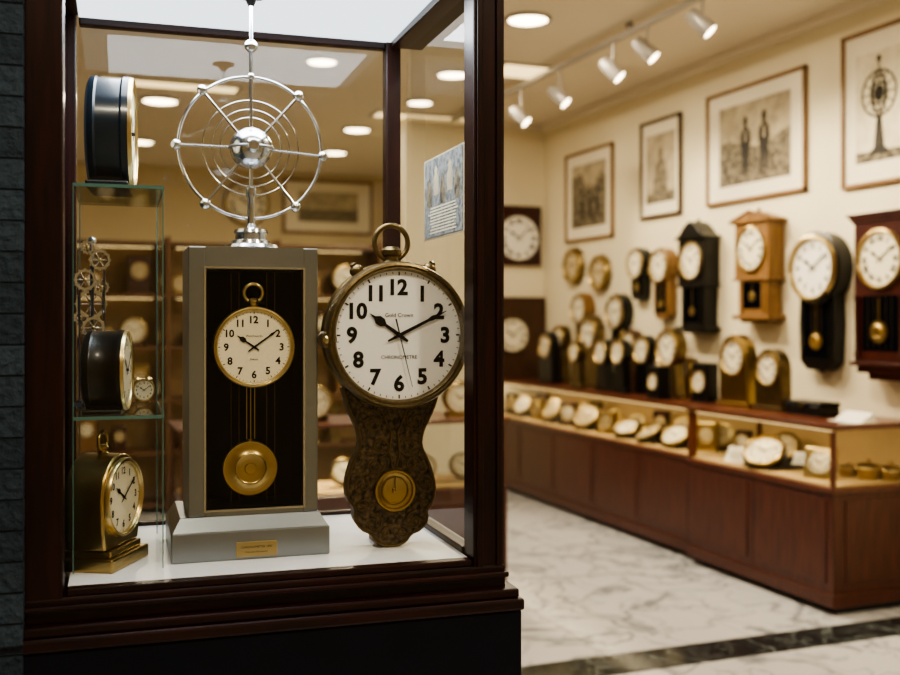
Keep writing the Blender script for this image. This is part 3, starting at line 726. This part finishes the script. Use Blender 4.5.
def gabled(name,u,v,rpx,body,top,bot,w_=1.3,gothic=False,d=.14):
    e,s=wall_clock(name,u,v,d); r=rpx*s; D=d-.01; w=r*w_; zt=r*1.15
    box(e,'case_body',body,-w,w,-D,0,-r*1.25,zt,.003)
    pk=top*r
    if gothic: out=[(-w*1.12,zt),(-w*1.12,zt+r*.1),(-w*.75,zt+r*.3),(-w*.4,pk*.88),(0,pk),(w*.4,pk*.88),(w*.75,zt+r*.3),(w*1.12,zt+r*.1),(w*1.12,zt)]
    else: out=[(-w*1.18,zt),(-w*1.18,zt+r*.12),(0,pk),(w*1.18,zt+r*.12),(w*1.18,zt)]
    add(e,'pediment',g_prism(out,-D-.02,0),body,bevel=.003)
    if not gothic:
        add(e,'roof_trim',g_tube([(-w*1.18,-D-.02,zt+r*.12),(0,-D-.02,pk),(w*1.18,-D-.02,zt+r*.12)],r*.06,6),body)
    dial(e,(0,-D-.003,0),r*.92,'brass','cream','roman',rt(),.1,.12)
    zb=-bot*r; w2=w*.86
    box(e,'trunk',body,-w2,w2,-D*.9,0,zb+r*.3,-r*1.25,.003)
    box(e,'trunk_window','cav',-w2*.66,w2*.66,-D*.91,-D*.89,zb+r*.6,-r*1.45)
    for x in(-1,1): box(e,'trunk_column',body,x*w2*.72-r*.06,x*w2*.72+r*.06,-D*.98,-D*.9,zb+r*.45,-r*1.3,.002)
    pend(e,'brass',0,-D*.93,-r*1.45,zb+(1.15)*r,r*.24)
    box(e,'waist_moulding',body,-w*1.08,w*1.08,-D-.008,0,-r*1.36,-r*1.24,.003)
    box(e,'base_moulding',body,-w*1.1,w*1.1,-D-.01,0,zb+r*.14,zb+r*.34,.004)
    box(e,'base_bracket',body,-w*.85,w*.85,-D*.8,0,zb,zb+r*.14,.004)
    add(e,'finial',g_lathe([(0,0),(r*.06,0),(r*.1,r*.08),(r*.04,r*.16),(0,r*.24)],'z',16),body,(0,-D*.5,pk-.003))
gabled('gothic_wall_clock',690,261,19,'black',2.1,3.8,1.2,True)
gabled('oak_gabled_wall_clock',750,249,23,'oak',1.65,3.2,1.15)
def cabinet(u,v,rpx):
    d=.16; e,s=wall_clock('mahogany_wall_clock',u,v,d); r=rpx*s; D=d-.01; w=r*1.28
    box(e,'case_body','redw',-w,w,-D,0,-r*3.7,r*1.35,.003)
    for i,(ww,z0,z1) in enumerate([(1.06,1.35,1.47),(1.14,1.47,1.6),(1.22,1.6,1.7)]): box(e,'cornice_%d'%(i+1),'redw',-w*ww,w*ww,-D-.008*(i+1),0,r*z0,r*z1,.003)
    dial(e,(0,-D-.003,0),r*1.0,'brass','cream','roman',(10,9),.1,.12)
    box(e,'glazed_opening','cav',-w*.68,w*.68,-D-.001,-D+.001,-r*3.3,-r*1.3)
    for x in(-1,1):
        add(e,'column',g_lathe([(r*.1,-r*3.5),(r*.1,-r*3.4),(r*.06,-r*3.3),(r*.07,-r*1.5),(r*.1,-r*1.4),(r*.1,-r*1.3)],'z',14),'redw',(x*w*.84,-D-.012,0))
    for q in range(5): add(e,'grid_bar',g_lathe([(.0015,-r*3.2),(.0015,-r*1.35)],'z',6),'brassd',((q-2)*w*.22,-D-.004,0))
    pend(e,'brass',0,-D-.01,-r*1.4,-r*2.6,r*.4)
    for i,(ww,z0,z1) in enumerate([(1.12,-3.85,-3.7),(.95,-4.1,-3.85),(.6,-4.35,-4.1)]): box(e,'base_moulding_%d'%(i+1),'redw',-w*ww,w*ww,-D-.012+.02*i,0,r*z0,r*z1,.003)
cabinet(879,259,28)

def square_clock(u0,u1,v0,v1,cu,cv,rpx,fr='redw',face='paper'):
    P0,t=hy(u0,v0,8.96); P1,_=hy(u1,v1,8.96); C,_=hy(cu,cv,8.96); s=t/FPX
    e=empty('square_wall_clock',(C.x,8.999,C.z))
    x0=P0.x-C.x;x1=P1.x-C.x;z1=P0.z-C.z;z0=P1.z-C.z; b=.025
    box(e,'back_board',fr,x0,x1,-.03,0,z0,z1,.003)
    for a in [(x0,x0+b,z0,z1),(x1-b,x1,z0,z1),(x0,x1,z0,z0+b),(x0,x1,z1-b,z1)]: box(e,'frame_bar',fr,a[0],a[1],-.045,-.03,a[2],a[3],.002)
    dial(e,(0,-.035,0),rpx*s,'walnut' if fr=='redw' else 'brassd',face,'roman',(10,8),.08,.08)
square_clock(497,541,205,266,519,238,23)
square_clock(494,548,297,383,513,335,17,'walnut','cream')

def framed(u0,u1,vt,vb,fm,kind):
    X=XW-.025; P0,_=hx(u0,300,X); P1,_=hx(u1,300,X); um=(u0+u1)/2; T,_=hx(um,vt,X); B,_=hx(um,vb,X)
    w=(P0.y-P1.y)/2; h=(T.z-B.z)/2; yc=(P0.y+P1.y)/2; zc=(T.z+B.z)/2
    e=empty('framed_print',(XW-.002,yc,zc),RZ); b=.024
    for nm,a in [('l',(-w,-w+b,-h,h)),('r',(w-b,w,-h,h)),('t',(-w,w,h-b,h)),('b',(-w,w,-h,-h+b))]: box(e,'frame_'+nm,fm,a[0],a[1],-.028,0,a[2],a[3],.003)
    box(e,'mat_board','matb',-w+b,w-b,-.012,0,-h+b,h-b)
    mw=w*(.72 if kind!='instrument' else .62); mh=h*.7
    def flat(nm,out,mat,y): add(e,nm,([(x*mw,y,z*mh) for x,z in out],[tuple(range(len(out)))]),mat,smooth=False)
    SQ=[(-1,-1),(1,-1),(1,1),(-1,1)]
    flat('print_sky',SQ,'sky_p' if kind!='instrument' else 'pale_p',-.013)
    def man(cx,sc,zb):
        body=[(-.1,0),(-.03,0),(0,.42),(.03,0),(.1,0),(.11,.6),(.15,.72),(.13,1.0),(.06,1.07),(.035,1.12),(-.035,1.12),(-.06,1.07),(-.13,1.0),(-.15,.72),(-.11,.6)]
        flat('print_figure',[(cx+x*sc,zb+z*sc) for x,z in body],'fig_p',-.0142)
        flat('print_figure_head',[(cx+.055*sc*cos(i*pi/6),zb+(1.2+.09*sin(i*pi/6))*sc) for i in range(12)],'fig_p',-.0143)
        flat('print_figure_hat',[(cx-.09*sc,zb+1.24*sc),(cx+.09*sc,zb+1.24*sc),(cx+.05*sc,zb+1.28*sc),(cx+.05*sc,zb+1.36*sc),(cx-.05*sc,zb+1.36*sc),(cx-.05*sc,zb+1.28*sc)],'fig_p',-.0144)
        flat('print_shirt',[(cx-.03*sc,zb+.75*sc),(cx+.03*sc,zb+.75*sc),(cx+.025*sc,zb+1.02*sc),(cx-.025*sc,zb+1.02*sc)],'sky_p',-.0145)
    if kind=='people':
        flat('print_hills',[(-1,-.5),(1,-.5),(1,.15),(.8,.1),(.5,-.05),(.1,-.15),(-.4,.0),(-.7,.12),(-1,.1)],'mid_p',-.0134)
        flat('print_ground',[(-1,-1),(1,-1),(1,-.35),(.3,-.3),(-.3,-.4),(-1,-.25)],'gnd_p',-.0138)
        man(-.22,1,-.72); man(.3,1.05,-.75)
    elif kind=='instrument':
        flat('print_ground',[(-1,-1),(1,-1),(1,-.82),(-1,-.8)],'gnd_p',-.0138)
        flat('print_pedestal',[(-.4,-.88),(.4,-.88),(.36,-.8),(.22,-.75),(.16,-.45),(.1,-.2),(-.1,-.2),(-.16,-.45),(-.22,-.75),(-.36,-.8)],'fig_p',-.0140)
        flat('print_axis',[(-.03,-.2),(.03,-.2),(.03,.8),(-.03,.8)],'fig_p',-.0141)
        n=28
        for rr,k1 in ((.72,1),(.55,.6),(.72,.35),(.34,1)):
            add(e,'print_ring',g_tube([(rr*k1*mw*cos(2*pi*i/n),-.0145,.22*mh+rr*mw*1.0*sin(2*pi*i/n)) for i in range(n)],.006,4,True),'fig_p')
        for a in range(0,180,30): add(e,'print_wheel_spoke',g_tube([(-.72*mw*cos(R_(a)),-.0145,.22*mh-.72*mw*sin(R_(a))),(.72*mw*cos(R_(a)),-.0145,.22*mh+.72*mw*sin(R_(a)))],.0035,4),'fig_p')
        flat('print_globe',[(.2*cos(i*pi/6),.22+.15*sin(i*pi/6)) for i in range(12)],'fig_p',-.0142)
        flat('print_finial',[(.1*cos(i*pi/6),.85+.07*sin(i*pi/6)) for i in range(12)],'fig_p',-.0142)
    elif kind=='hall':
        flat('print_trees',[(-1,-.5),(1,-.5),(1,.5),(.7,.65),(.4,.3),(.1,.1),(-.2,.35),(-.5,.75),(-.8,.6),(-1,.7)],'mid_p',-.0134)
        flat('print_ground',[(-1,-1),(1,-1),(1,-.45),(.2,-.3),(-.3,-.35),(-1,-.45)],'gnd_p',-.0138)
        man(-.35,.7,-.7); man(.1,.8,-.75); man(.5,.65,-.65)
    else:
        flat('print_seated_figure',[(-.5,-.85),(.5,-.85),(.48,-.3),(.35,.1),(.14,.25),(.16,.5),(0,.62),(-.16,.5),(-.14,.25),(-.35,.1),(-.48,-.3)],'mid_p',-.0138)
        flat('print_ground',[(-1,-1),(1,-1),(1,-.7),(-1,-.75)],'gnd_p',-.0136)
framed(565,612,149,240,'oak','hall'); framed(640,680,118,217,'walnut','bust'); framed(706,805,81,199,'oak','people'); framed(841,918,25,184,'oak','instrument')

def on_top(name,u,x):
    P,t=hx(u,390,x); return empty(name,(x,P.y,CT),RZ), t/FPX
def mantel_round(u,vc,rpx,body,rim='brass',x=4.12,style=0):
    e,s=on_top('mantel_clock',u,x); r=rpx*s; zc=1.55+(HV-vc)*s-CT; zc=max(zc,r*1.25)
    D=.08
    if style==1:   # arched case
        add(e,'arched_case',g_prism([(-r*1.12,.02),(r*1.12,.02),(r*1.12,zc)]+[(r*1.12*cos(R_(a)),zc+r*1.12*sin(R_(a))) for a in range(15,180,15)]+[(-r*1.12,zc)],-D/2,D/2),body,bevel=.004)
        box(e,'base',body,-r*1.35,r*1.35,-D*.65,D*.65,0,.025,.004)
        dial(e,(0,-D/2-.003,zc),r*.82,rim,'cream','roman',rt(),.14,.12); return
    add(e,'drum_body',g_lathe([(0,D),(r,D),(r*1.06,D*.9),(r*1.06,0),(0,0)],'y',48),body,(0,-D/2,zc))
    dial(e,(0,-D/2-.003,zc),r*.86,rim,'cream',random.choice(['roman','arabic']),rt(),.18,.14)
    w=r*.85
    add(e,'pedestal',g_prism([(-w*1.2,.0),(w*1.2,.0),(w*1.2,.025),(w,.04),(w*.75,zc-r*.6),(-w*.75,zc-r*.6),(-w,.04),(-w*1.2,.025)],-D*.45,D*.45),body,bevel=.003)
    if style==2: bow(e,rim,(0,0,zc+r*1.04),r*.28,r*.05)
mantel_round(549,346,13,'black',style=1); mantel_round(562,338,12,'brassd',x=4.27); mantel_round(592,334,17,'brassd',x=4.2,style=1); mantel_round(605,352,12,'black',x=4.05)
mantel_round(578,352,10,'brassd',x=3.98,style=2); mantel_round(622,352,12,'black',x=4.02,style=2); mantel_round(633,343,12,'walnut',x=4.25,style=1); mantel_round(646,350,14,'black'); mantel_round(672,348,19,'brassd'); mantel_round(738,357,20,'brass',style=1); mantel_round(773,369,18,'brassd',x=4.12,style=1)
mantel_round(690,368,10,'brass',x=4.28,style=2)
def mantel_box(u,vt,wm,body,x):
    e,s=on_top('box_mantel_clock',u,x); h=1.55+(HV-vt)*s-CT
    box(e,'case_body',body,-wm,wm,-.05,.05,.012,h,.008); box(e,'base','black',-wm*1.12,wm*1.12,-.058,.058,0,.014,.003)
    r=min(wm,h/2)*.78; dial(e,(0,-.053,h*.53),r,'brass','cream','arabic',rt(),.12,.12)
mantel_box(705,363,.085,'black',4.1); mantel_box(659,366,.065,'black',3.96)
e,s=on_top('black_presentation_box',812,4.12); box(e,'box_body','black',-.15,.15,-.07,.07,0,.06,.006); box(e,'box_lid','black',-.155,.155,-.075,.075,.06,.08,.006); box(e,'box_clasp','brass',-.02,.02,-.08,-.075,.05,.07)
e,s=on_top('brochure_holder',856,4.08); add(e,'card',g_prism([(-.11,0),(.11,0),(.11,.002),(-.11,.002)],-.1,.05),'paper',smooth=False)
add(e,'card_riser',frustum(-.10,.10,-.06,.04,.002,-.10,.10,.02,.04,.05),'paper',smooth=False)

# ================================================================ rear shelving seen through the case
sh=empty('display_shelving',(0,0,0)); SX0,SX1=-.9,2.66; SY=8.6; SHH=2.2
box(sh,'back_panel','shelfb',SX0,SX1,SY+.34,SY+.36,0,SHH)
zs=[.08,.5,.92,1.34,1.76,2.18]
for i,z in enumerate(zs): box(sh,'shelf_%d'%i,'shelfw',SX0,SX1,SY,SY+.34,z-.03,z,.003)
for i in range(5):
    x=SX0+(SX1-SX0)*i/4; box(sh,'upright_%d'%i,'shelfw',x-.02,x+.02,SY-.01,SY+.34,0,SHH+.02,.003)
for i in range(4):
    xm=SX0+(SX1-SX0)*(i+.5)/4
    for z in (1.34,1.76,2.18,.92):
        box(sh,'shelf_light','led',xm-.35,xm+.35,SY+.28,SY+.29,z-.036,z-.031)
cl=empty('clock_assortment',(0,0,0))
bodies=['black','walnut','brassd','brass','redw','oak']
for z in zs[1:5]:
    x=SX0+.2
    while x<SX1-.15:
        r=random.uniform(.07,.13); bd=random.choice(bodies)
        k=[abs(x-(SX0+(SX1-SX0)*i/4)) for i in range(5)]
        if min(k)>r+.03:
            if random.random()<.35:
                drum(cl,(x,SY+.12,z+r*1.12),r,bd,'brass',random.choice(['cream','aged']),r*.5,rw=.2)
                box(cl,'pedestal',bd,x-r*.8,x+r*.8,SY+.1,SY+.1+r*.6,z,z+r*.25)
            else:
                hh=random.uniform(.16,.32)
                box(cl,'case_body',bd,x-r*.7,x+r*.7,SY+.1,SY+.22,z,z+hh,.01)
                box(cl,'case_foot',bd,x-r*.85,x+r*.85,SY+.09,SY+.23,z,z+.02,.004)
                dial(cl,(x,SY+.097,z+hh*.6),min(r*.5,hh*.3),'brass',random.choice(['cream','aged']),'roman',rt(),.12,.12)
        x+=r*2+random.uniform(.04,.12)
for (u,v,rp) in [(247,203,20)]:
    P,t=hy(u,v,YB-.05); e=empty('large_wall_clock',(P.x,YB-.002,P.z)); r=rp*t/FPX
    add(e,'case_ring',g_lathe([(0,0),(r*1.12,0),(r*1.15,-.03),(r*1.02,-.06),(0,-.06)],'y',48),'walnut')
    dial(e,(0,-.063,0),r,'brass','cream','roman',rt(),.1,.08)
P0,t=hy(282,178,YB); P1,_=hy(372,236,YB)
e=empty('framed_landscape',((P0.x+P1.x)/2,YB-.002,(P0.z+P1.z)/2)); w=(P1.x-P0.x)/2; h=(P0.z-P1.z)/2
box(e,'frame_back','oak',-w,w,-.03,0,-h,h,.004); box(e,'mat','matb',-w+.04,w-.04,-.034,-.03,-h+.04,h-.04); box(e,'picture','sky_p',-w*.66,w*.66,-.036,-.034,-h*.55,h*.55)
box(e,'picture_ground','mid_p',-w*.66,w*.66,-.038,-.036,-h*.55,-h*.1)
isl=empty('island_display_cabinet',(1.5,5.6,0))
box(isl,'cabinet','cwood',-.9,.9,-.25,.25,0,.62,.005); box(isl,'panel_l','cwood',-.85,-.05,-.258,-.25,.1,.55,.004); box(isl,'panel_r','cwood',.05,.85,-.258,-.25,.1,.55,.004)
box(isl,'deck','velvet',-.86,.86,-.22,.22,.62,.63)
for x in(-.89,.87):
    for y in(-.24,.22): box(isl,'post','ctop',x,x+.02,y,y+.02,.62,.98)
box(isl,'top_frame','ctop',-.91,.91,-.26,.26,.98,1.0,.003)
pane(isl,'glass_front','glass',[(-.89,-.24,.63),(.89,-.24,.63),(.89,-.24,.98),(-.89,-.24,.98)])
larea(isl,(0,0,.97),6,.2,(1,.8,.5))
for i in range(7): drum(isl,(-.7+i*.235,-.05,.72),.07,random.choice(bodies),'brass','cream',.04,R_(-20))
for i,(x,r,b) in enumerate([(-.6,.1,'brassd'),(-.15,.09,'black'),(.3,.11,'walnut'),(.7,.09,'brass')]):
    drum(isl,(x,-.03,1.0+r*1.15),r,b,'brass','cream',.06); box(isl,'stand_%d'%i,b,x-r*.8,x+r*.8,-.03,.04,1.0,1.0+r*.25)

# ================================================================ world + camera
w=bpy.data.worlds.new('world'); bpy.context.scene.world=w; w.use_nodes=True
w.node_tree.nodes['Background'].inputs[0].default_value=(.5,.55,.62,1); w.node_tree.nodes['Background'].inputs[1].default_value=.15
try: bpy.context.scene.view_settings.look='AgX - Medium High Contrast'
except Exception: pass
cd=bpy.data.cameras.new('camera'); cam=bpy.data.objects.new('camera',cd); COL.objects.link(cam)
cam.location=CAM; cam.rotation_euler=(R_(90),0,-A)
cd.sensor_width=36; cd.lens=FPX/900*36; cd.shift_y=-(337.5-HV)/900
cd.dof.use_dof=True; cd.dof.focus_distance=2.03; cd.dof.aperture_fstop=2.7
cd.clip_start=.05
bpy.context.scene.camera=cam
